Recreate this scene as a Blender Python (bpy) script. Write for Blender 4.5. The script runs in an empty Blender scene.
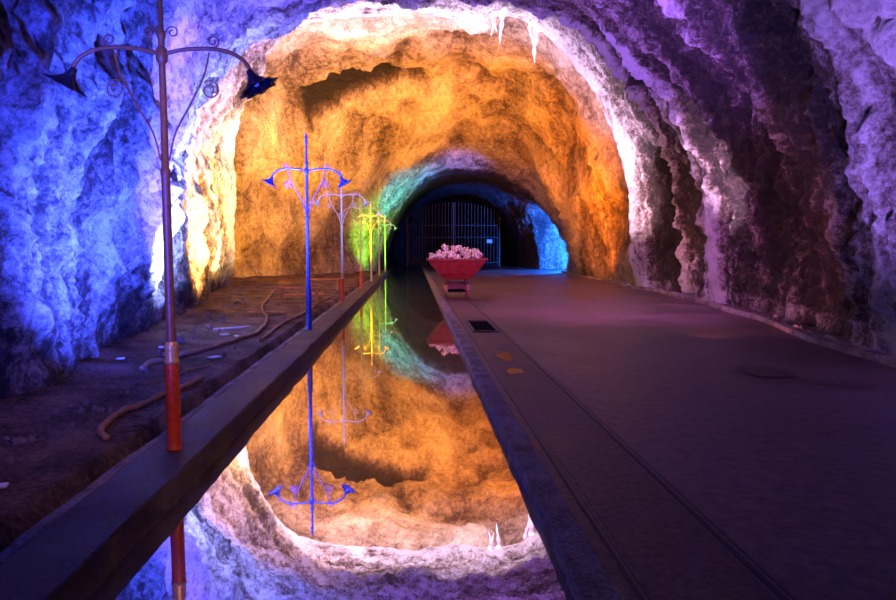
import bpy, bmesh, math, random
import numpy as np
from mathutils import Vector, noise, Matrix
from mathutils.bvhtree import BVHTree
random.seed(7)
S=bpy.context.scene
try:
    S.view_settings.view_transform='Standard'; S.view_settings.look='None'
except Exception as e: print(e)
COL=S.collection
# ---------------------------------------------------------------- helpers
def link(o): COL.objects.link(o); return o
def mesh_obj(name,verts,faces,mat=None,smooth=True,kind=None,label=None,category=None,group=None,parent=None):
    me=bpy.data.meshes.new(name); me.from_pydata([tuple(v) for v in verts],[],faces); me.update()
    if smooth: me.polygons.foreach_set('use_smooth',[True]*len(me.polygons))
    o=bpy.data.objects.new(name,me); link(o)
    if mat: me.materials.append(mat)
    if kind: o['kind']=kind
    if label: o['label']=label
    if category: o['category']=category
    if group: o['group']=group
    if parent: o.parent=parent
    return o
def tube(pts,rad,seg=10,cap=True):
    pts=[Vector(p) for p in pts]; n=len(pts)
    if not hasattr(rad,'__len__'): rad=[rad]*n
    V=[];F=[]; up=None
    for i,p in enumerate(pts):
        t=(pts[min(i+1,n-1)]-pts[max(i-1,0)]).normalized()
        if up is None:
            up=Vector((0,1,0)) if abs(t.y)<.9 else Vector((1,0,0))
        a=(up-t*up.dot(t)).normalized(); b=t.cross(a); up=a
        for k in range(seg):
            an=2*math.pi*k/seg
            V.append(p+(a*math.cos(an)+b*math.sin(an))*rad[i])
    for i in range(n-1):
        for k in range(seg):
            k2=(k+1)%seg
            F.append((i*seg+k,i*seg+k2,(i+1)*seg+k2,(i+1)*seg+k))
    if cap:
        F.append(tuple(reversed(range(seg)))); F.append(tuple(range((n-1)*seg,n*seg)))
    return V,F
def smooth_pts(ctrl,per=8):
    P=[Vector(c) for c in ctrl]; out=[]
    for i in range(len(P)-1):
        p0=P[max(i-1,0)];p1=P[i];p2=P[i+1];p3=P[min(i+2,len(P)-1)]
        for k in range(per):
            t=k/per
            out.append(0.5*((2*p1)+(-p0+p2)*t+(2*p0-5*p1+4*p2-p3)*t*t+(-p0+3*p1-3*p2+p3)*t**3))
    out.append(P[-1]); return out
def lathe(prof,seg=24,flute=None):
    V=[];F=[];n=len(prof)
    for i,(r,z) in enumerate(prof):
        for k in range(seg):
            a=2*math.pi*k/seg; rr=r
            if flute: rr=r*(1+flute[i]*math.cos(8*a))
            V.append((rr*math.cos(a),rr*math.sin(a),z))
    for i in range(n-1):
        for k in range(seg):
            k2=(k+1)%seg
            F.append((i*seg+k,i*seg+k2,(i+1)*seg+k2,(i+1)*seg+k))
    return V,F
def box(x0,x1,y0,y1,z0,z1):
    V=[(x0,y0,z0),(x1,y0,z0),(x1,y1,z0),(x0,y1,z0),(x0,y0,z1),(x1,y0,z1),(x1,y1,z1),(x0,y1,z1)]
    F=[(3,2,1,0),(4,5,6,7),(0,1,5,4),(1,2,6,5),(2,3,7,6),(3,0,4,7)]
    return V,F
def join(parts):
    V=[];F=[]
    for v,f in parts:
        o=len(V); V+=[tuple(x) for x in v]; F+=[tuple(i+o for i in ff) for ff in f]
    return V,F
# ---------------------------------------------------------------- materials
def new_mat(name):
    m=bpy.data.materials.new(name); m.use_nodes=True
    nt=m.node_tree; b=nt.nodes['Principled BSDF']; return m,nt,b
def simple(name,col,rough=.5,metal=0,var=.25,scale=20,bump=.2,bdist=.01,spec=.5):
    m,nt,b=new_mat(name); N=nt.nodes;L=nt.links
    tc=N.new('ShaderNodeTexCoord'); nz=N.new('ShaderNodeTexNoise'); nz.inputs['Scale'].default_value=scale; nz.inputs['Detail'].default_value=6
    L.new(tc.outputs['Object'],nz.inputs['Vector'])
    r=N.new('ShaderNodeValToRGB'); r.color_ramp.elements[0].position=.3; r.color_ramp.elements[1].position=.7
    r.color_ramp.elements[0].color=tuple(c*(1-var) for c in col)+(1,); r.color_ramp.elements[1].color=tuple(min(1,c*(1+var)) for c in col)+(1,)
    L.new(nz.outputs['Fac'],r.inputs['Fac']); L.new(r.outputs['Color'],b.inputs['Base Color'])
    b.inputs['Roughness'].default_value=rough; b.inputs['Metallic'].default_value=metal
    b.inputs['Specular IOR Level'].default_value=spec
    bp=N.new('ShaderNodeBump'); bp.inputs['Strength'].default_value=bump; bp.inputs['Distance'].default_value=bdist
    L.new(nz.outputs['Fac'],bp.inputs['Height']); L.new(bp.outputs['Normal'],b.inputs['Normal'])
    return m
def rock_mat():
    m,nt,b=new_mat('salt_rock_wall'); N=nt.nodes;L=nt.links
    def math_(op,a,b_=None,c=None):
        n=N.new('ShaderNodeMath'); n.operation=op
        for i,v in enumerate((a,b_,c)):
            if v is None: continue
            if isinstance(v,(int,float)): n.inputs[i].default_value=v
            else: L.new(v,n.inputs[i])
        return n.outputs[0]
    tc=N.new('ShaderNodeTexCoord')
    at=N.new('ShaderNodeAttribute'); at.attribute_name='salt'  # salt level, also carrying the painted shade of hollow and throat
    ar=N.new('ShaderNodeAttribute'); ar.attribute_name='crust'
    def nz(s,d,r,vec):
        n=N.new('ShaderNodeTexNoise'); n.inputs['Scale'].default_value=s; n.inputs['Detail'].default_value=d; n.inputs['Roughness'].default_value=r
        L.new(vec,n.inputs['Vector']); return n
    mpg=N.new('ShaderNodeMapping'); mpg.inputs['Scale'].default_value=(1,1,.3); L.new(tc.outputs['Object'],mpg.inputs['Vector'])
    n1=nz(.9,9,.68,mpg.outputs[0]); n2=nz(4.5,9,.8,tc.outputs['Object']); n3=nz(14,6,.8,tc.outputs['Object'])
    vo=N.new('ShaderNodeTexVoronoi'); vo.inputs['Scale'].default_value=7
    mp=N.new('ShaderNodeMixRGB'); mp.blend_type='ADD'; mp.inputs['Fac'].default_value=.3
    L.new(tc.outputs['Object'],mp.inputs[1]); L.new(n2.outputs['Color'],mp.inputs[2]); L.new(mp.outputs[0],vo.inputs['Vector'])
    vc=N.new('ShaderNodeTexVoronoi'); vc.feature='DISTANCE_TO_EDGE'; vc.inputs['Scale'].default_value=.55
    mp2=N.new('ShaderNodeMixRGB'); mp2.blend_type='ADD'; mp2.inputs['Fac'].default_value=.8
    L.new(tc.outputs['Object'],mp2.inputs[1]); L.new(n1.outputs['Color'],mp2.inputs[2]); L.new(mp2.outputs[0],vc.inputs['Vector'])
    crack=math_('MINIMUM',math_('MULTIPLY',vc.outputs['Distance'],26.0),1.0)
    v1=math_('MULTIPLY_ADD',n1.outputs['Fac'],2.6,-1.3); v2=math_('MULTIPLY_ADD',n2.outputs['Fac'],2.6,-1.3)
    v3=math_('MULTIPLY_ADD',n3.outputs['Fac'],1.6,-.8); v2=math_('ADD',v2,v3)
    v=math_('ADD',v1,v2)
    amp=math_('MULTIPLY_ADD',ar.outputs['Fac'],.6,.28)
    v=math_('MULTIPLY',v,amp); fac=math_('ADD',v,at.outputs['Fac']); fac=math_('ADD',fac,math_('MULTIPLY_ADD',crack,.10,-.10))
    r=N.new('ShaderNodeValToRGB'); e=r.color_ramp.elements
    e[0].position=0.05; e[0].color=(.022,.014,.014,1)
    e[1].position=1.0; e[1].color=(.88,.86,.88,1)
    x=e.new(.35); x.color=(.11,.07,.06,1)
    x=e.new(.65); x.color=(.45,.38,.36,1)
    L.new(fac,r.inputs['Fac'])
    tint=N.new('ShaderNodeMixRGB'); tint.inputs[1].default_value=(1,.82,.48,1); tint.inputs[2].default_value=(1,1,1,1); L.new(ar.outputs['Fac'],tint.inputs[0])
    mul=N.new('ShaderNodeMixRGB'); mul.blend_type='MULTIPLY'; mul.inputs[0].default_value=1; L.new(r.outputs['Color'],mul.inputs[1]); L.new(tint.outputs[0],mul.inputs[2])
    L.new(mul.outputs[0],b.inputs['Base Color'])
    b.inputs['Roughness'].default_value=.55; b.inputs['Specular IOR Level'].default_value=.5
    h=math_('MULTIPLY_ADD',vo.outputs['Distance'],-.4,math_('MULTIPLY',n2.outputs['Fac'],1.15)); h=math_('MULTIPLY_ADD',n3.outputs['Fac'],.6,h)
    h=math_('MULTIPLY',h,math_('MULTIPLY_ADD',ar.outputs['Fac'],.6,.4)); h=math_('MULTIPLY_ADD',n1.outputs['Fac'],1.3,h); h=math_('MULTIPLY_ADD',crack,.14,h)
    bp=N.new('ShaderNodeBump'); bp.inputs['Strength'].default_value=1.0; bp.inputs['Distance'].default_value=.32
    L.new(h,bp.inputs['Height']); L.new(bp.outputs['Normal'],b.inputs['Normal'])
    return m
def floor_mat(name,c0,c1,scale,r0,r1,bd,spec=.5):
    m,nt,b=new_mat(name); N=nt.nodes;L=nt.links
    tc=N.new('ShaderNodeTexCoord')
    n1=N.new('ShaderNodeTexNoise'); n1.inputs['Scale'].default_value=scale; n1.inputs['Detail'].default_value=8; n1.inputs['Roughness'].default_value=.65
    n2=N.new('ShaderNodeTexNoise'); n2.inputs['Scale'].default_value=scale*14; n2.inputs['Detail'].default_value=7; n2.inputs['Roughness'].default_value=.7
    for n in (n1,n2): L.new(tc.outputs['Object'],n.inputs['Vector'])
    r=N.new('ShaderNodeValToRGB'); r.color_ramp.elements[0].position=.42; r.color_ramp.elements[1].position=.60
    r.color_ramp.elements[0].color=c0+(1,); r.color_ramp.elements[1].color=c1+(1,)
    mx=N.new('ShaderNodeMath'); mx.operation='MULTIPLY_ADD'; mx.inputs[1].default_value=.45; L.new(n2.outputs['Fac'],mx.inputs[0])
    m2=N.new('ShaderNodeMath'); m2.operation='MULTIPLY'; m2.inputs[1].default_value=.55; L.new(n1.outputs['Fac'],m2.inputs[0]); L.new(m2.outputs[0],mx.inputs[2])
    L.new(mx.outputs[0],r.inputs['Fac']); L.new(r.outputs['Color'],b.inputs['Base Color'])
    mr=N.new('ShaderNodeMapRange'); mr.inputs['From Min'].default_value=.35; mr.inputs['From Max'].default_value=.65; mr.inputs['To Min'].default_value=r0; mr.inputs['To Max'].default_value=r1
    L.new(n1.outputs['Fac'],mr.inputs['Value']); L.new(mr.outputs['Result'],b.inputs['Roughness'])
    b.inputs['Specular IOR Level'].default_value=spec
    bp=N.new('ShaderNodeBump'); bp.inputs['Strength'].default_value=1; bp.inputs['Distance'].default_value=bd
    L.new(n2.outputs['Fac'],bp.inputs['Height']); L.new(bp.outputs['Normal'],b.inputs['Normal'])
    return m
def water_mat():
    m,nt,b=new_mat('still_brine'); N=nt.nodes;L=nt.links
    g=N.new('ShaderNodeBsdfGlossy'); g.inputs['Color'].default_value=(.82,.74,.66,1); g.inputs['Roughness'].default_value=.006
    b.inputs['Base Color'].default_value=(.01,.01,.012,1); b.inputs['Roughness'].default_value=.3
    tc=N.new('ShaderNodeTexCoord'); n=N.new('ShaderNodeTexNoise'); n.inputs['Scale'].default_value=2.5; n.inputs['Detail'].default_value=2
    L.new(tc.outputs['Object'],n.inputs['Vector'])
    bp=N.new('ShaderNodeBump'); bp.inputs['Strength'].default_value=.05; bp.inputs['Distance'].default_value=.005
    L.new(n.outputs['Fac'],bp.inputs['Height']); L.new(bp.outputs['Normal'],g.inputs['Normal'])
    mx=N.new('ShaderNodeMixShader'); mx.inputs[0].default_value=.72
    L.new(b.outputs[0],mx.inputs[1]); L.new(g.outputs[0],mx.inputs[2]); L.new(mx.outputs[0],N['Material Output'].inputs['Surface'])
    return m
M_rock=rock_mat()
M_floor=floor_mat('worn_concrete_floor',(.028,.015,.018),(.16,.095,.10),.7,.36,.6,.03,.35)
M_kerb=floor_mat('kerb_concrete',(.014,.009,.010),(.09,.06,.06),2.2,.45,.75,.035,.35)
M_pale=floor_mat('pale_concrete',(.06,.042,.04),(.36,.29,.28),2.5,.6,.85,.03,.3)
M_rust=floor_mat('stained_track_concrete',(.022,.011,.012),(.17,.09,.08),1.4,.4,.7,.02,.3)
M_dirt=floor_mat('dirt_ground',(.04,.02,.015),(.34,.21,.16),1.5,.75,.95,.10,.15)
M_water=water_mat()
M_bed=simple('canal_bed',(.03,.025,.02),.9)
# ---------------------------------------------------------------- cave shell
ST=[ # y, xl, xr, h, nl, nr
(-8,-4.2,7.0,7.0,2.4,2.1),(4,-4.0,7.0,6.8,2.4,2.1),(7,-4.0,7.0,6.9,2.3,2.1),(10,-4.5,7.3,7.1,2.3,2.1),(12,-4.8,7.7,7.4,2.4,2.1),
(15,-5.2,8.4,7.9,2.5,2.1),(19,-5.9,8.9,8.9,2.8,2.2),(23,-6.8,9.4,10.0,3.2,2.3),(26.5,-7.3,9.2,11.0,4.0,2.5),
(27.4,-7.5,9.3,11.2,4.0,2.5),(28.2,-9.2,9.7,11.6,3.2,2.4),(32.5,-9.4,9.8,11.5,2.8,2.3),(34.5,-8.2,9.7,11.0,2.6,2.2),(36.5,-6.3,9.7,10.4,2.3,2.1),(39,-4.2,9.8,9.0,2.1,2.0),
(41.5,-2.9,10.1,7.6,2.,2.),(43,-2.5,10.3,7.2,2,2),(46,-2.0,9.8,6.8,2,2),(53,-1.9,8.6,6.6,2,2),(62,-2.0,8.6,6.6,2,2),(76,-2.0,8.6,6.6,2,2)]
STa=np.array(ST,float)
def stat(y):
    ys=[y-.3,y-.15,y,y+.15,y+.3]
    return [float(np.mean([np.interp(q,STa[:,0],STa[:,k]) for q in ys])) for k in range(1,6)]
def gauss(x,c,s): return math.exp(-((x-c)/s)**2)
def sstep(a,b,x):
    t=min(1,max(0,(x-a)/(b-a))); return t*t*(3-2*t)
NP=380
ys=[]; y=-8
while y<75:
    ys.append(y)
    y+= .35 if y<3.5 else (.07 if y<20 else (.09 if y<46 else (.12 if y<53 else .4)))
grid=np.zeros((len(ys),NP,3)); salt=np.zeros((len(ys),NP)); crust=np.zeros((len(ys),NP))
t=np.linspace(0,math.pi,1600)
for i,y in enumerate(ys):
    xl,xr,h,nl,nr=stat(y)
    cx=(xl+xr)/2;a=(xr-xl)/2
    c=np.cos(t); s=np.sin(t)
    n=nl+(nr-nl)*(0.5+0.5*np.clip(c*1.5,-1,1))
    X=cx+a*np.sign(c)*np.abs(c)**(2/n); Z=h*np.abs(s)**(2/n)
    X=np.concatenate([[X[0]],X,[X[-1]]]); Z=np.concatenate([[-.5],Z,[-.5]])
    L=np.concatenate([[0],np.cumsum(np.hypot(np.diff(X),np.diff(Z)))])
    q=np.linspace(0,L[-1],NP); x=np.interp(q,L,X); z=np.interp(q,L,Z)
    tx=np.gradient(x); tz=np.gradient(z); l=np.hypot(tx,tz); nx=-tz/l; nz=tx/l
    chamber=sstep(27.2,28.5,y)*(1-sstep(40,42,y))
    mouth=sstep(40,42,y)
    calm=1-.6*gauss(y,27,1.6)
    for j in range(NP):
        px,pz=x[j],z[j]; ax,az=nx[j],nz[j]
        if ax*(cx-px)+az*(h*.4-pz)<0: ax,az=-ax,-az
        P=Vector((px,y,pz))
        side=sstep(cx+1,cx+5,px)
        f1=noise.fractal(P*.28,1.0,2.0,3)
        f2=noise.ridged_multi_fractal(Vector((px*.5,y*.5,pz*.3)),1.0,2.1,5,1.0,2.0)-1.0
        f3=noise.fractal(P*1.9+Vector((9,3,1)),.6,2.1,5)
        st=noise.fractal(Vector((y*1.5,q[j]*.10,px*.03)),.7,2.1,5)
        if chamber>0:
            dd,_=noise.voronoi(P*.30+Vector((f3*.08,f1*.3,0)))
            dc=f1*.6+(dd[0]-.5)*1.0+f2*.12+f3*.12
        else: dc=0
        cavm=side*max(gauss(y,14.2,3.2),gauss(y,22.6,2.2))*sstep(9,6,pz)
        jag=0
        if cavm>.05:
            d2,_=noise.voronoi(Vector((px*.9,y*1.2,pz*.6))+Vector((f3*.3,f3*.3,f3*.3)))
            jag=(d2[1]-d2[0])*.22+f3*.12
        dn=f1*.6*(1-.35*side)+f2*.15+f3*.17+st*(.12+.10*side)+jag*cavm
        dm=f1*.25+f3*.10+f2*.04
        d=chamber*dc+mouth*dm+max(0,1-chamber-mouth)*dn*calm
        wob=y+noise.noise(Vector((px*.12,pz*.12,3)))*.8+f3*.06
        r1=gauss(wob,9.3,1.0)*side; r2=gauss(wob,18.8,.38)*side; r3=gauss(y+.15*f1,26.4,.8); r4=gauss(wob,22.6,.25)*side
        rib=.22*r1+.40*r2+.45*r3+.2*r4
        cav=side*(.6*gauss(y,14.2,2.6)+.6*gauss(y,22.6,2.0))*sstep(8.8,5.0,pz)
        d+=rib-cav*(.5+.4*f1)
        if y<27.6:
            if px>cx:
                hi=sstep(6.5,9,pz)
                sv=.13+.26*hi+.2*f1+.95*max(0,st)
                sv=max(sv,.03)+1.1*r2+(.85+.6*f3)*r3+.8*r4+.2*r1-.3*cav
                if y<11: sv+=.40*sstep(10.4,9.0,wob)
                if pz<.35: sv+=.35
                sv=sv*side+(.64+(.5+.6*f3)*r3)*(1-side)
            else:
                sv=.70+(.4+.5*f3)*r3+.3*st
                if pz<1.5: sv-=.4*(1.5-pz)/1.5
            cr=1.0
        elif y<44.6:
            sv=.62+.35*f1; cr=.3
            sv-=.3*sstep(5.5,3,abs(px-10))*sstep(6,3,pz)*.6*(y<38)
            if y>41: sv=.60; cr=.5
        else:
            sv=.55*(1-sstep(44.6,45.8,y))+.04; cr=.6  # darkness of the tunnel throat painted in as low salt
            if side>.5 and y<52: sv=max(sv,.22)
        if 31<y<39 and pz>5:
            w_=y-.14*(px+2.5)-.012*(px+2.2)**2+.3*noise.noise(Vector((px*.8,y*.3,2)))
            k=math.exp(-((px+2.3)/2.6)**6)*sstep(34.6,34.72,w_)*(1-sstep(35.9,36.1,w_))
            d-=k*2.2; sv-=1.7*k  # recess under the overhang, its shade painted into the rock colour
        base_fade=sstep(-.1,1.2,pz)
        d=d*(.45+.55*base_fade)
        if y>52: d*=.6
        qx=px+ax*d; qz=pz+az*d
        if 42<y<51 and px>cx+2:
            v=1-((y-46.6)/2.5)**2
            if v>0:
                zt=4.9*v**.35
                k=sstep(zt+.05,zt-.25,pz)
                qx+=k*2.8; sv=max(sv,.75*k); cr=cr*(1-k)+.3*k
        grid[i,j]=(qx,y,qz); salt[i,j]=sv; crust[i,j]=cr
def shell_part(name,j0,j1,label):
    ny=len(ys); w=j1-j0+1
    V=grid[:,j0:j1+1].reshape(-1,3)
    F=[]
    for i in range(ny-1):
        for j in range(w-1):
            F.append((i*w+j,i*w+j+1,(i+1)*w+j+1,(i+1)*w+j))
    o=mesh_obj(name,V.tolist(),F,M_rock,True,'structure',label)
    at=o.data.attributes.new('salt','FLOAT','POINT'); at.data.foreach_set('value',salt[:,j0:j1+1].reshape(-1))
    at=o.data.attributes.new('crust','FLOAT','POINT'); at.data.foreach_set('value',crust[:,j0:j1+1].reshape(-1))
    return o
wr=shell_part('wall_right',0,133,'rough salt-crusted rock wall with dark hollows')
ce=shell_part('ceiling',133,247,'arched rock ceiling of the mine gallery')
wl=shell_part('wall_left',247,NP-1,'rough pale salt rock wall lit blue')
ny=len(ys)
allF=[]
for i in range(0,ny-2,2):
    for j in range(0,NP-3,3):
        allF.append((i*NP+j,i*NP+j+3,(i+2)*NP+j+3,(i+2)*NP+j))
bvh=BVHTree.FromPolygons([tuple(v) for v in grid.reshape(-1,3).tolist()],allF)
for nm,yy in (('wall_back',74.6),('wall_front',-7.8)):
    v,f=box(-12,14,yy,yy+.3,-1,13); o=mesh_obj(nm,v,f,M_rock,False,'structure','rock face closing the gallery')
# ---------------------------------------------------------------- floors
def gridmesh(name,x0,x1,y0,y1,nxx,nyy,zf,mat,label):
    V=[];F=[]
    for i in range(nyy+1):
        u=i/nyy; yy=y0+(y1-y0)*u**1.6
        for j in range(nxx+1):
            xx=x0+(x1-x0)*j/nxx; V.append((xx,yy,zf(xx,yy)))
    w=nxx+1
    for i in range(nyy):
        for j in range(nxx): F.append((i*w+j,i*w+j+1,(i+1)*w+j+1,(i+1)*w+j))
    return mesh_obj(name,V,F,mat,True,'structure',label)
def zr(x,y):
    return .012*noise.fractal(Vector((x*.6,y*.6,0)),1,2,3)*sstep(1.9,3,x)
gridmesh('floor',.95,14,-8,75,60,260,zr,M_floor,'dark worn concrete walkway floor')
def zl(x,y):
    xl=float(np.interp(y,STa[:,0],STa[:,1]))
    rise=sstep(1.4,-.3,x-xl)*.25
    gut=-.25*sstep(-2.42,-2.34,x)
    return -.02+gut+sstep(-2.42,-2.9,x)*(.05*noise.fractal(Vector((x*1.1,y*1.1,4)),.8,2,6)+.02)+rise*(.5+noise.noise(Vector((x,y,1)))*.5)*(y<60)
gridmesh('floor.001',-12.5,-2.03,-8,75,150,460,zl,M_dirt,'bumpy dirt ground beside the channel')
v,f=join([box(-2.0,.9,-8,75,-1.0,-.8)]); mesh_obj('floor.002',v,f,M_bed,False,'structure','dark bed of the water channel')
def beam(name,x0,x1,z0,z1,label,mat,amp=.012,y0=-8,y1=74,st=.12,off=None):
    V=[];F=[];n=int((y1-y0)/st)
    ring=[(x0,z0),(x0,z1-.012),(x0+.012,z1),((x0+x1)/2,z1),(x1-.012,z1),(x1,z1-.012),(x1,z0)]
    for i in range(n+1):
        yy=y0+(y1-y0)*i/n
        o=off(yy) if off else 0
        for (a,b) in ring:
            q=Vector((a*2,yy*1.5,b*2)); V.append((a+o+amp*noise.fractal(q,.8,2,4),yy,b+amp*.6*noise.fractal(q+Vector((5,5,5)),.8,2,4)))
    w=len(ring)
    for i in range(n):
        for j in range(w-1): F.append((i*w+j,(i+1)*w+j,(i+1)*w+j+1,i*w+j+1))
    F.append(tuple(range(w))); F.append(tuple(reversed(range(n*w,n*w+w))))
    return mesh_obj(name,V,F,mat,False,'structure',label)
beam('trim_1',-1.98,-1.57,-.9,.10,'concrete kerb carrying the lamp posts',M_kerb,.018)
beam('trim_2',.77,.95,-.9,.025,'worn concrete edge of the water channel',M_pale,.016)
beam('trim_3',-2.14,-2.05,-.3,.04,'narrow pale concrete edge of the side gutter',M_pale,.02)
v,f=box(1.10,1.64,-3,44,-.05,.0045); mesh_obj('trim_5',v,f,M_rust,False,'structure','stained concrete strip between the rails')
def koff(y):
    return float(np.interp(y,STa[:,0],STa[:,2]))-.62+.10*noise.noise(Vector((0,y*.4,0)))
beam('trim_4',-.09,.09,-.1,.10,'low salt-crusted kerb along the foot of the rock wall',M_pale,.03,4,43,.12,koff)
v,f=box(-1.9,.85,-8,74.5,-.25,-.08)
w=mesh_obj('channel_water',v,f,M_water,False,'structure','still mirror-like brine in the channel')
# ---------------------------------------------------------------- rails
M_rail=simple('rusty_rail_steel',(.012,.008,.008),.6,.1,.3,30)
M_railtop=simple('worn_rail_top',(.12,.08,.085),.6,.1,.3,30)
M_iron=simple('dark_iron',(.02,.018,.02),.5,.7)
for k,xx in enumerate((1.05,1.70)):
    wd=.022 if k==0 else .03
    v,f=join([box(xx-wd,xx+wd,-2,44,-.03,.010)])
    o=mesh_obj('rail' if k==0 else 'rail.001',v,f,M_rail,False,None,'narrow steel rail sunk flush in the concrete floor','rail','mine track rails')
    v,f=join([box(xx-.006,xx+.006,-2,44,.009,.013)])
    mesh_obj('rail_head',v,f,M_railtop,False,parent=o,label='dull worn rail head')
dy=13.4
root=bpy.data.objects.new('drain_grate',None); link(root); root.location=(1.38,dy,0.003); root['label']='rectangular drain between the rails, dark pit painted as a black plate'; root['category']='drain'
v,f=join([box(-.25,.25,-.95,-.88,0,.03),box(-.25,.25,.88,.95,0,.03),box(-.25,-.21,-.88,.88,0,.03),box(.21,.25,-.88,.88,0,.03)])
mesh_obj('frame',v,f,M_pale,False,parent=root)
v,f=join([box(-.21,.21,-.88,.88,.004,.008)]+[box(-.21,.21,-.8+i*.14,-.77+i*.14,.007,.02) for i in range(12)])  # black plate under the bars paints the darkness of the pit
mesh_obj('grille',v,f,simple('black_iron_pit_shade',(.004,.004,.004),.8,.0,spec=.1),False,parent=root)
M_pud,nt_,b_=new_mat('wet_puddle_amber_glint'); b_.inputs['Base Color'].default_value=(.22,.10,.03,1); b_.inputs['Roughness'].default_value=.25  # amber reflection painted into the puddle base colour
b_.inputs['Specular IOR Level'].default_value=.6; b_.inputs['Metallic'].default_value=.4
def blob(name,x,y,rx,ry,z,mat,label,cat,seed,group=None):
    V=[(0,0,.003)];n=72
    for k in range(n):
        a=2*math.pi*k/n; r=1+.45*noise.fractal(Vector((math.cos(a)*.7,math.sin(a)*.7,seed*3.3)),.9,2,4)
        V.append((math.cos(a)*rx*r,math.sin(a)*ry*r,0.001))
    F=[(0,1+k,1+(k+1)%n) for k in range(n)]
    o=mesh_obj(name,V,F,mat,True,None,label,cat,group); o.location=(x,y,z); return o
blob('puddle',1.34,9.7,.12,.42,.005,M_pud,'small wet puddle between rails, amber reflection painted in','puddle',1,'puddles on the track')
blob('puddle.001',1.3,8.5,.13,.20,.005,M_pud,'small wet puddle between rails, amber reflection painted in','puddle',4,'puddles on the track')
M_stain=floor_mat('damp_stain',(.015,.008,.008),(.05,.03,.03),2,.5,.7,.01)
blob('floor_stain',4.55,8.4,.34,.40,.008,M_stain,'dark damp patch on the concrete floor','stain',8)
# ---------------------------------------------------------------- street lamps
def paint(nm,c,metal=.3,rough=.35,spec=.5): return simple(nm,c,rough,metal,.25,35,.3,.004,spec)
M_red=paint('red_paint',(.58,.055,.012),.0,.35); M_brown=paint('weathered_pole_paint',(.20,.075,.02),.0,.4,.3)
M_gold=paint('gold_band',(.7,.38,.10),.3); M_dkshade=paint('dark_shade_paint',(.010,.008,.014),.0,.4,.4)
M_blue=paint('blue_light_paint',(.07,.12,.45),.35,.25); M_lav=paint('lavender_light_paint',(.7,.66,.82),.0); M_yel=paint('yellow_light_paint',(.55,.47,.25),.0); M_grn=paint('green_yellow_light_paint',(.45,.52,.3),.0)  # coloured light on the posts put into their paint; bulb glass is separate
M_glass=simple('frosted_bulb',(.4,.4,.45),.3,0,.05)
def spiral(cx,cz,r0,r1,a0,turns,n=26):
    return [(cx+(r0+(r1-r0)*i/n)*math.cos(a0+turns*2*math.pi*i/n),0,cz+(r0+(r1-r0)*i/n)*math.sin(a0+turns*2*math.pi*i/n)) for i in range(n+1)]
def mirror(pts,s): return [(p[0]*s,p[1],p[2]) for p in pts]
protos={}
def add_part(root,name,key,vf,mat,loc=(0,0,0),rot=(0,0,0),label=None,parent=None):
    k=(key,mat.name)
    if k not in protos:
        o=mesh_obj(name,vf[0],vf[1],mat,True); protos[k]=o.data
    else:
        o=bpy.data.objects.new(name,protos[k]); link(o)
    o.parent=parent or root; o.location=loc; o.rotation_euler=rot
    if label: o['label']=label
    return o
def lamp(x,y,lower,upper,shade,label,tilt=0):
    root=bpy.data.objects.new('street_lamp',None); link(root); root.location=(x,y,.10); root['label']=label; root['category']='street lamp'; root['group']='lamp posts along the channel'
    root.rotation_euler=(0,tilt,0)
    add_part(root,'pole_base','pb',lathe([(0,0),(.055,0),(.055,.015),(.05,.02),(.05,.3),(.05,.62),(.05,.66)]),lower,label='red painted thicker lower pole' if lower==M_red else None)
    add_part(root,'collar','col',lathe([(.04,.64),(.054,.65),(.056,.67),(.046,.69),(.052,.72),(.045,.745),(.052,.77),(.042,.80),(.035,.82)]),M_gold if lower==M_red else upper)
    add_part(root,'pole','pole',lathe([(.04,.78),(.034,.9),(.031,2.0),(.036,2.02),(.036,2.05),(.026,2.07),(.023,2.97),(.031,2.99),(.031,3.02),(.019,3.04),(.018,3.38)]),upper)
    add_part(root,'finial','fin',lathe([(.02,3.36),(.03,3.38),(.03,3.40),(.016,3.42),(.024,3.45),(.018,3.49),(.004,3.54),(0,3.55)]),upper)
    add_part(root,'hub','hub',lathe([(.024,2.80),(.038,2.82),(.042,2.86),(.038,2.90),(.024,2.92)]),upper)
    for s in (-1,1):
        arm=smooth_pts(mirror([(0.02,0,2.87),(.15,0,2.90),(.32,0,2.91),(.46,0,2.89),(.56,0,2.84),(.61,0,2.78),(.62,0,2.73)],s),6)
        add_part(root,'arm','arm%d'%s,tube(arm,.015,8),upper)
        add_part(root,'scroll','sa%d'%s,tube(mirror(spiral(.36,2.96,.045,.012,-math.pi/2,1.4),s),.0055,6),upper)
        br=smooth_pts(mirror([(.03,0,2.12),(.08,0,2.32),(.19,0,2.52),(.29,0,2.72),(.33,0,2.88)],s),6)
        add_part(root,'brace','br%d'%s,tube(br,.007,6),upper)
        add_part(root,'scroll','sb%d'%s,tube(mirror(spiral(.33,2.62,.07,.02,math.pi*.7,-1.5),s),.0055,6),upper)
        if y<8: add_part(root,'scroll','sd%d'%s,tube(mirror(spiral(.08,3.02,.045,.012,math.pi,-1.3),s),.0055,6),upper)
        prof=[(.012,.04),(.024,.035),(.028,.0),(.042,-.03),(.07,-.06),(.105,-.09),(.14,-.105),(.137,-.10),(.10,-.084),(.06,-.052),(.035,-.02)]
        fl=[0,0,.02,.05,.08,.10,.14,.14,.10,.08,.05]
        sh=add_part(root,'lamp_shade','sh',lathe(prof,64,fl),shade,(s*.625,0,2.73),(0,-s*.5,0))
        add_part(root,'bulb','bulb',lathe([(0,-.09),(.016,-.085),(.024,-.065),(.02,-.045),(.014,-.02),(.014,0)],16),M_glass,parent=sh)
    return root
lamp(-1.775,4.98,M_red,M_brown,M_dkshade,'ornate two-arm lamp post with red lower pole on the kerb',0.0)
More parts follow.
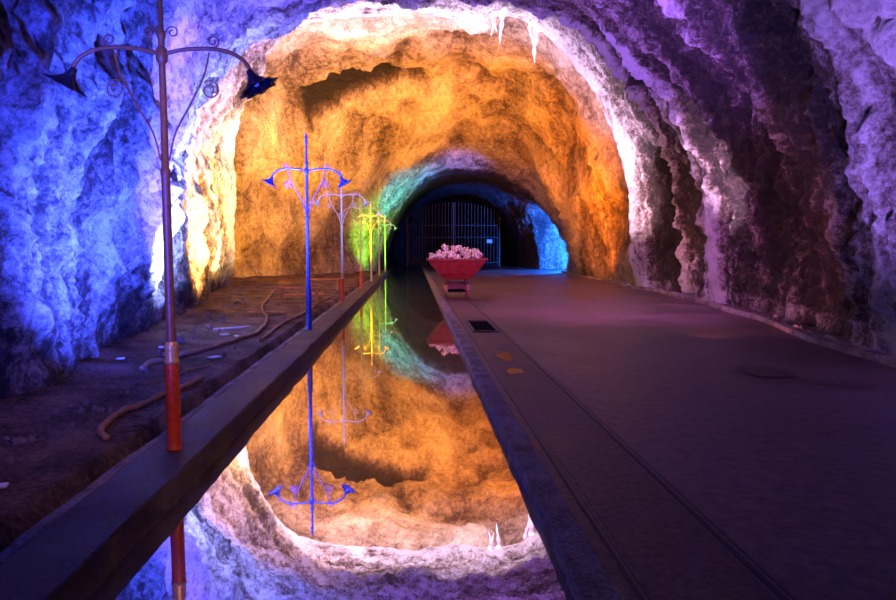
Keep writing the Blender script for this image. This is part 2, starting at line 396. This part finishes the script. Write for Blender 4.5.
lamp(-1.90,12.3,M_blue,M_blue,M_blue,'ornate two-arm lamp post on the kerb, blue light painted in')
lamp(-1.90,18.2,M_red,M_lav,M_lav,'ornate two-arm lamp post with red base, lavender light painted in')
lamp(-1.88,24.4,M_red,M_yel,M_lav,'ornate two-arm lamp post with red base, yellow light painted in')
lamp(-1.85,30.0,M_yel,M_yel,M_yel,'ornate two-arm lamp post near tunnel mouth, yellow light painted in')
lamp(-1.80,36.0,M_yel,M_grn,M_grn,'ornate two-arm lamp post at tunnel mouth, greenish light painted in')
lamp(-1.72,42.0,M_grn,M_grn,M_grn,'ornate two-arm lamp post at tunnel mouth, greenish light painted in')
# ---------------------------------------------------------------- mine cart
M_cart=simple('red_cart_paint',(.24,.010,.012),.6,0,.5,6)
M_chas=simple('rusted_chassis',(.12,.025,.022),.6,.1); M_wheel=simple('wheel_steel',(.34,.12,.12),.5,.2)
cart=bpy.data.objects.new('mine_cart',None); link(cart); CX,CY=1.38,21.3; cart.location=(CX,CY,0); cart['label']='red ore cart heaped with pale salt rocks on the rails'; cart['category']='mine cart'
def loft(rects):
    V=[];F=[]
    for (hx,hy,z) in rects: V+=[(-hx,-hy,z),(hx,-hy,z),(hx,hy,z),(-hx,hy,z)]
    for i in range(len(rects)-1):
        for k in range(4):
            k2=(k+1)%4; F.append((i*4+k,i*4+k2,(i+1)*4+k2,(i+1)*4+k))
    F.append((3,2,1,0)); return V,F
V,F=loft([(.42,.35,.60),(.60,.48,.80),(.86,.62,1.12),(.90,.65,1.24),(.86,.61,1.24),(.82,.58,1.12),(.56,.44,.84),(.40,.33,.64)])
F.append((28,29,30,31))
mesh_obj('hopper',V,F,M_cart,False,parent=cart,label='red flared hopper')
v,f=join([box(-.94,.94,-.69,-.64,1.19,1.25),box(-.94,.94,.64,.69,1.19,1.25),box(-.94,-.89,-.64,.64,1.19,1.25),box(.89,.94,-.64,.64,1.19,1.25)])
mesh_obj('rim',v,f,M_cart,False,parent=cart)
v,f=join([box(-.22,-.15,-.5,.5,.30,.40),box(.15,.22,-.5,.5,.30,.40),box(-.28,.28,-.56,-.50,.30,.42),box(-.28,.28,.50,.56,.30,.42),
          box(-.36,-.26,-.30,.30,.50,.62),box(.26,.36,-.30,.30,.50,.62),box(-.36,.36,-.12,.12,.38,.50),box(-.06,.06,-.74,-.56,.33,.40)])
mesh_obj('chassis',v,f,M_chas,False,parent=cart)
wh=lathe([(0,-.05),(.06,-.05),(.06,-.03),(.15,-.03),(.17,-.045),(.19,-.045),(.19,.02),(.22,.025),(.22,.045),(.16,.045),(.15,.0),(.07,.0),(.06,.05),(0,.05)],28)
for (sx,sy) in ((-1,-1),(1,-1),(-1,1),(1,1)):
    add_part(cart,'wheel','whl',wh,M_wheel,(sx*.34,sy*.40,.234),(0,-math.pi/2*sx,0))
for sy in (-1,1):
    v,f=tube([(-.42,sy*.40,.234),(.42,sy*.40,.234)],.03); mesh_obj('axle',v,f,M_iron,parent=cart)
def rockmesh(name,seed,mat,sub=3,amp=.35):
    bm=bmesh.new(); bmesh.ops.create_icosphere(bm,subdivisions=sub,radius=.8)
    for vv in bm.verts:
        p=vv.co.copy(); k=1+amp*noise.fractal(p*1.3+Vector((seed*7,0,0)),.8,2,4)+.3*noise.cell(p*2.0+Vector((seed,0,0)))
        vv.co=p*k
    me=bpy.data.meshes.new(name); bm.to_mesh(me); bm.free(); me.materials.append(mat); return me
M_saltrock=simple('pink_salt_rock',(.55,.38,.35),.7,0,.75,2.2,.6,.05)
RV=[rockmesh('salt_rock',s,M_saltrock,2,.6) for s in range(5)]
def put(name,me,loc,sc,label,cat,group,rot=None):
    o=bpy.data.objects.new(name,me); link(o); o.location=loc; o.scale=sc; o.rotation_euler=rot or (random.uniform(0,6),random.uniform(0,6),random.uniform(0,6))
    o['label']=label; o['category']=cat; o['group']=group; return o
V=[];F=[];nr_,na=10,36
for i in range(nr_+1):
    for k in range(na):
        r=i/nr_; a_=2*math.pi*k/na
        V.append((CX+.80*r*math.cos(a_),CY+.56*r*math.sin(a_),1.12+.14*(1-r*r)+.03*noise.noise(Vector((r*6*math.cos(a_),r*6*math.sin(a_),0)))))
for i in range(nr_):
    for k in range(na): F.append((i*na+k,(i+1)*na+k,(i+1)*na+(k+1)%na,i*na+(k+1)%na))
o=mesh_obj('salt_rubble',V,F,M_saltrock,False,'stuff','fine pale salt rubble filling the red cart','rubble')
for lay,(n,rr) in enumerate([(17,1.0),(12,.74),(7,.45),(3,.16)]):
    for k in range(n):
        a=2*math.pi*(k+.5*lay)/n+random.uniform(-.08,.08)
        s=random.uniform(.07,.165)
        put('salt_rock',RV[(k+lay)%5],(CX+.78*rr*math.cos(a),CY+.5*rr*math.sin(a),1.28+.24*(1-rr*rr)+random.uniform(-.02,.08)),(s*1.3,s,s*.8),'pale pinkish lump of rock salt heaped in cart','rock','salt lumps in the cart')
# ---------------------------------------------------------------- stalactites
M_stal=simple('white_salt_crystal',(.88,.85,.88),.5,0,.1,12,.6,.03)
for k,(px,L,r) in enumerate([(3.05,.75,.09),(3.4,1.0,.10),(4.75,1.15,.14),(3.22,.55,.07),(4.62,.7,.09)]):
    yy=26.1+.10*k
    hit=bvh.ray_cast(Vector((px,yy,6)),Vector((0,0,1)))
    zt=(hit[0].z if hit[0] else 10.8)+.06
    pts=[];rd=[]
    for i in range(14):
        u=i/13; pts.append((px+.05*math.sin(u*4+k),yy+.04*math.cos(u*5),zt-(L+.12)*u)); rd.append(r*(1-u)**.8*(1+.25*math.sin(u*17+k))+.006)
    v,f=tube(pts,rd,10); mesh_obj('stalactite' if k==0 else 'stalactite.%03d'%k,v,f,M_stal,True,None,'white salt icicle hanging from the arch edge','stalactite','salt icicles on the arch')
# ---------------------------------------------------------------- left ground clutter
def gz(x,y): return zl(x,y)
def hose(name,ctrl,r,mat,label,cat='hose'):
    pts=smooth_pts([(x,y,0) for x,y in ctrl],10)
    pts=[Vector((p.x,p.y,gz(p.x,p.y)+r+.008)) for p in pts]
    v,f=tube(pts,r,10); return mesh_obj(name,v,f,mat,True,None,label,cat)
M_hose=simple('dusty_hose',(.34,.19,.10),.8,0,.3,10,spec=.1)
hose('hose',[(-5.0,24.5),(-4.55,21.5),(-3.9,17.5),(-3.2,14.8),(-2.9,12.8),(-3.0,11.2),(-3.3,10.0),(-3.5,9.2),(-3.45,8.6)],.034,M_hose,'long dusty brown hose snaking over the dirt')
hose('hose.001',[(-2.55,8.1),(-2.68,7.2),(-2.78,6.4),(-2.68,5.8),(-2.55,5.6)],.03,M_hose,'short curved dusty hose beside the kerb')
hose('hose.002',[(-2.75,9.2),(-2.9,8.4),(-3.05,7.9),(-3.2,7.8)],.012,M_hose,'thin dark cable lying on the dirt','cable')
hose('hose.003',[(-2.60,22.5),(-2.7,19.5),(-2.62,16.5),(-2.7,14.0),(-2.6,11.5)],.028,M_hose,'straight dusty pipe lying along the kerb','pipe')
M_wood=simple('old_wood_board',(.45,.16,.05),.7,0,.3,6)
M_white=simple('white_scrap',(.7,.68,.7),.7)
def bx(name,x,y,sx,sy,sz,rz,mat,label,cat,lift=0.0,group=None):
    v,f=box(-sx/2,sx/2,-sy/2,sy/2,0,sz)
    o=mesh_obj(name,v,f,mat,False,None,label,cat,group); o.location=(x,y,gz(x,y)+.02+lift); o.rotation_euler=(random.uniform(-.03,.03),random.uniform(-.03,.03),rz)
    b=o.modifiers.new('b','BEVEL'); b.width=.006; return o
bx('wood_plank',-3.6,22.5,1.3,.2,.07,.2,M_wood,'weathered orange wooden plank on the dirt','plank')
bx('wood_plank.001',-3.5,16.2,1.0,.14,.06,-.3,M_wood,'weathered orange wooden plank on the dirt','plank')
bx('wood_plank.002',-3.6,13.4,.8,.13,.04,.7,M_white,'pale bleached board lying on the dirt','plank')
for k,(x_,y_,a_) in enumerate([(-3.75,10.4,.5),(-2.85,9.7,1.1),(-2.75,4.45,.3),(-3.4,12.2,.9),(-4.0,9.3,.2),(-3.1,11.9,2.0)]):
    bx('paper_scrap' if k==0 else 'paper_scrap.%03d'%k,x_,y_,[.28,.18,.14,.16,.1,.2][k],[.16,.14,.08,.1,.07,.08][k],.02,a_,M_white,'crumpled white paper scrap on dirt','litter',0,'white litter on the dirt')
def trestle(x,y,nm):
    r=bpy.data.objects.new(nm,None); link(r); r.location=(x,y,gz(x,y)+.02); r['label']='low orange-lit wooden trestle beside the kerb'; r['category']='trestle'; r['group']='trestles by the kerb'
    v,f=box(-.6,.6,-.1,.1,.36,.42); mesh_obj('top_board',v,f,M_wood,False,parent=r)
    for sx in (-.52,.52):
        for sy in (-.065,.065):
            v,f=box(sx-.03,sx+.03,sy-.03,sy+.03,0,.36); mesh_obj('leg',v,f,M_wood,False,parent=r)
trestle(-3.3,24.8,'wooden_trestle'); trestle(-3.4,20.2,'wooden_trestle.001')
M_stone=simple('dirt_stone',(.24,.17,.14),.9,0,.4,9,.6,.05,.2)
SV=[rockmesh('stone',20+s,M_stone,2) for s in range(5)]
for k in range(190):
    yy=random.uniform(4.2,26); xl=float(np.interp(yy,STa[:,0],STa[:,1]))
    xx=random.uniform(xl+.6,-2.75) if k%4 else xl+random.uniform(.6,1.1)
    s=random.uniform(.012,.045) if (k%4 or yy<9) else random.uniform(.04,.09)
    put('stone',SV[k%5],(xx,yy,gz(xx,yy)+s*.3),(s*1.2,s,s*.7),'small dusty broken stone lying on the dirt','stone','broken stones on the dirt')
for k in range(110):
    yy=random.uniform(8.5,34); xx=koff(yy)+random.uniform(.13,.26)
    s=random.uniform(.03,.09)
    put('salt_clod',RV[k%5],(xx,yy,s*.4),(s*1.2,s,s*.7),'pale salt clod at the foot of the wall','rock','salt clods along the wall kerb')
# ---------------------------------------------------------------- gate
gate=bpy.data.objects.new('iron_gate',None); link(gate); gate.location=(3.4,56,0); gate['label']='tall dark iron bar gate closing the tunnel'; gate['category']='gate'
M_gate=simple('gate_iron',(.12,.07,.055),.8,.0,spec=.2)
for s in (-1,1):
    parts=[]
    for i in range(14):
        x=s*(.15+i*.27); top=5.2-.05*(abs(x))**2.2
        parts.append(tube([(x,0,.05),(x,0,top)],.024,6)); parts.append(tube([(x,0,top),(x,0,top+.2)],[.05,.004],6))
    for z in (.3,2.4,3.4): parts.append(box(min(s*.1,s*3.75),max(s*.1,s*3.75),-.02,.02,z,z+.05))
    v,f=join(parts); mesh_obj('gate_leaf',v,f,M_gate,False,parent=gate)
for s in (-1,0,1):
    x=s*3.85; v,f=box(x-.06,x+.06,-.08,.08,0,5.3 if s==0 else 4.1); mesh_obj('post',v,f,M_gate,False,parent=gate)
v,f=box(-.22,.22,0,.04,-.15,.15); sg=mesh_obj('sign_board',v,f,simple('grey_board',(.5,.46,.46),.7),False,None,'small plain white notice board on the gate','sign'); sg.location=(6.4,55.85,2.1)
# ---------------------------------------------------------------- lights
def spot(loc,tgt,col,W,cone=100,blend=.9,r=.12):
    l=bpy.data.lights.new('flood_or_fill_light','SPOT'); l.energy=W; l.color=col; l.spot_size=math.radians(cone); l.spot_blend=blend; l.shadow_soft_size=r
    o=bpy.data.objects.new('flood_or_fill_light',l); link(o); o.location=loc
    o.rotation_euler=(Vector(tgt)-Vector(loc)).to_track_quat('-Z','Y').to_euler(); return o
BLUE=(.035,.07,1.0); ORG=(1.0,.24,.004); YEL=(1.0,.40,.010)
# left wall blue
spot((-2.35,6.6,.3),(-4.8,10.8,4.2),BLUE,13000,96,1,.06)
spot((-3.2,11.2,.3),(-5.4,14.6,3.6),(.24,.34,1),19000,76,1,.06)
spot((-1.9,.6,1.0),(-4.2,6.5,4.6),(.03,.05,1),7500,90,1,.06)
spot((-2.8,10.5,.3),(-3.8,15,8),(.16,.12,1),9000,95,1,.06)
# warm on the left pier
spot((-3.4,15.4,.3),(-6.4,20.0,4.4),(1,.46,.07),15000,82,1,.06)
spot((-4.4,20.8,.3),(-7.1,25.0,5.4),(1,.60,.18),14000,95,1,.06)
# orange chamber
spot((-5.2,28.6,.3),(-6.9,35,4.5),YEL,8000,95,1)
spot((-2.8,29.0,.3),(-2.8,35.3,9.7),YEL,14000,88,1)
spot((2.5,28.9,.3),(2.4,35,10),YEL,11000,86,1)
spot((6.5,28.6,.3),(7.2,35.5,8.6),ORG,12500,92,1)
spot((7.3,29.6,.3),(9.6,35,4),ORG,3600,90,1)
# arch rim
spot((-3.8,23.0,.3),(-4.8,26.8,9.6),(.9,.64,1),26000,54,1)
spot((1.6,23.0,.3),(1.2,26.7,10.8),(.94,.72,1),30000,58,1)
spot((6.0,23.0,.3),(7.6,26.6,8.2),(.95,.64,1),13000,52,1)
spot((6.8,23.4,.3),(9.1,26.6,4.6),(1,.58,.75),5000,46,1)
# right wall
spot((7.0,16.4,.3),(9.0,18.8,5.2),(1,.55,.95),5500,42,1,.06)
spot((5.0,6.6,.3),(7.2,9.2,4.5),(.38,.19,1),2800,80,1,.06)
spot((3.2,12,.3),(5.4,18,11.5),(.40,.14,1),7500,78,1,.06)
spot((2.2,10,.3),(2,17,9),(.28,.13,1),8000,92,1,.06)
spot((5.5,20.5,.3),(9.2,22.8,3),(1,.36,.28),900,90,1,.06)
spot((4.5,11,.3),(8.5,15,3),(.8,.22,.40),1300,95,1,.06)
# added unseen spots to brighten walkway, dirt bank, cart, posts, gate
spot((4.8,10.8,5.6),(4.6,20,0),(.75,.20,.9),5000,80,1,.3)
spot((-3.3,10.3,5.4),(-3.3,14.5,0),(1,.38,.30),2100,110,1,.3)
spot((.6,16,5.5),(1.38,21.3,1.3),(1,.66,.62),800,22,1,.1)
spot((-.4,2.2,3.0),(-1.78,4.98,1.6),(1,.5,.25),200,70,1,.1)
spot((-1.2,12.8,3.4),(-1.9,18.2,2.6),(.85,.88,1),600,34,1,.06)
spot((-1.2,20,3.4),(-1.9,29,2.4),(1,.95,.7),420,26,1,.06)
spot((-1.0,32,3.4),(-1.8,41,2.2),(.8,1,.7),420,22,1,.06)
spot((3.6,47,.3),(3.5,56,2.8),(1,.6,.4),130,50,1,.06)
# mouth colours
spot((-1.0,38.6,.3),(-2.9,42.4,3.0),(.3,1,.05),3800,76,1)
spot((-.4,38.8,.3),(-.6,43.2,6.0),(.02,.55,.80),9500,46,1)
spot((3.0,39.4,.3),(2.4,44.0,6.8),(.03,.14,1),8000,46,1)
spot((2.6,45.0,.3),(1.0,48.5,6.0),(.05,.5,.25),420,70,1)
spot((10.6,44.6,.5),(11.2,48.9,2.4),(.006,.12,1),26000,96,.6)
spot((11.2,46.8,3.2),(9.4,45.0,0),(.006,.14,1),9000,90,.6)
w=bpy.data.worlds.new('w'); S.world=w; w.use_nodes=True; w.node_tree.nodes['Background'].inputs[0].default_value=(.1,.05,.3,1); w.node_tree.nodes['Background'].inputs[1].default_value=.05
# ---------------------------------------------------------------- camera
cd=bpy.data.cameras.new('camera'); cd.sensor_width=36; cd.lens=670/896*36; cd.clip_end=300
cam=bpy.data.objects.new('camera',cd); link(cam); cam.location=(0,0,1.6); cam.rotation_euler=(math.radians(90-4.5),0,math.radians(-3.0)); S.camera=cam
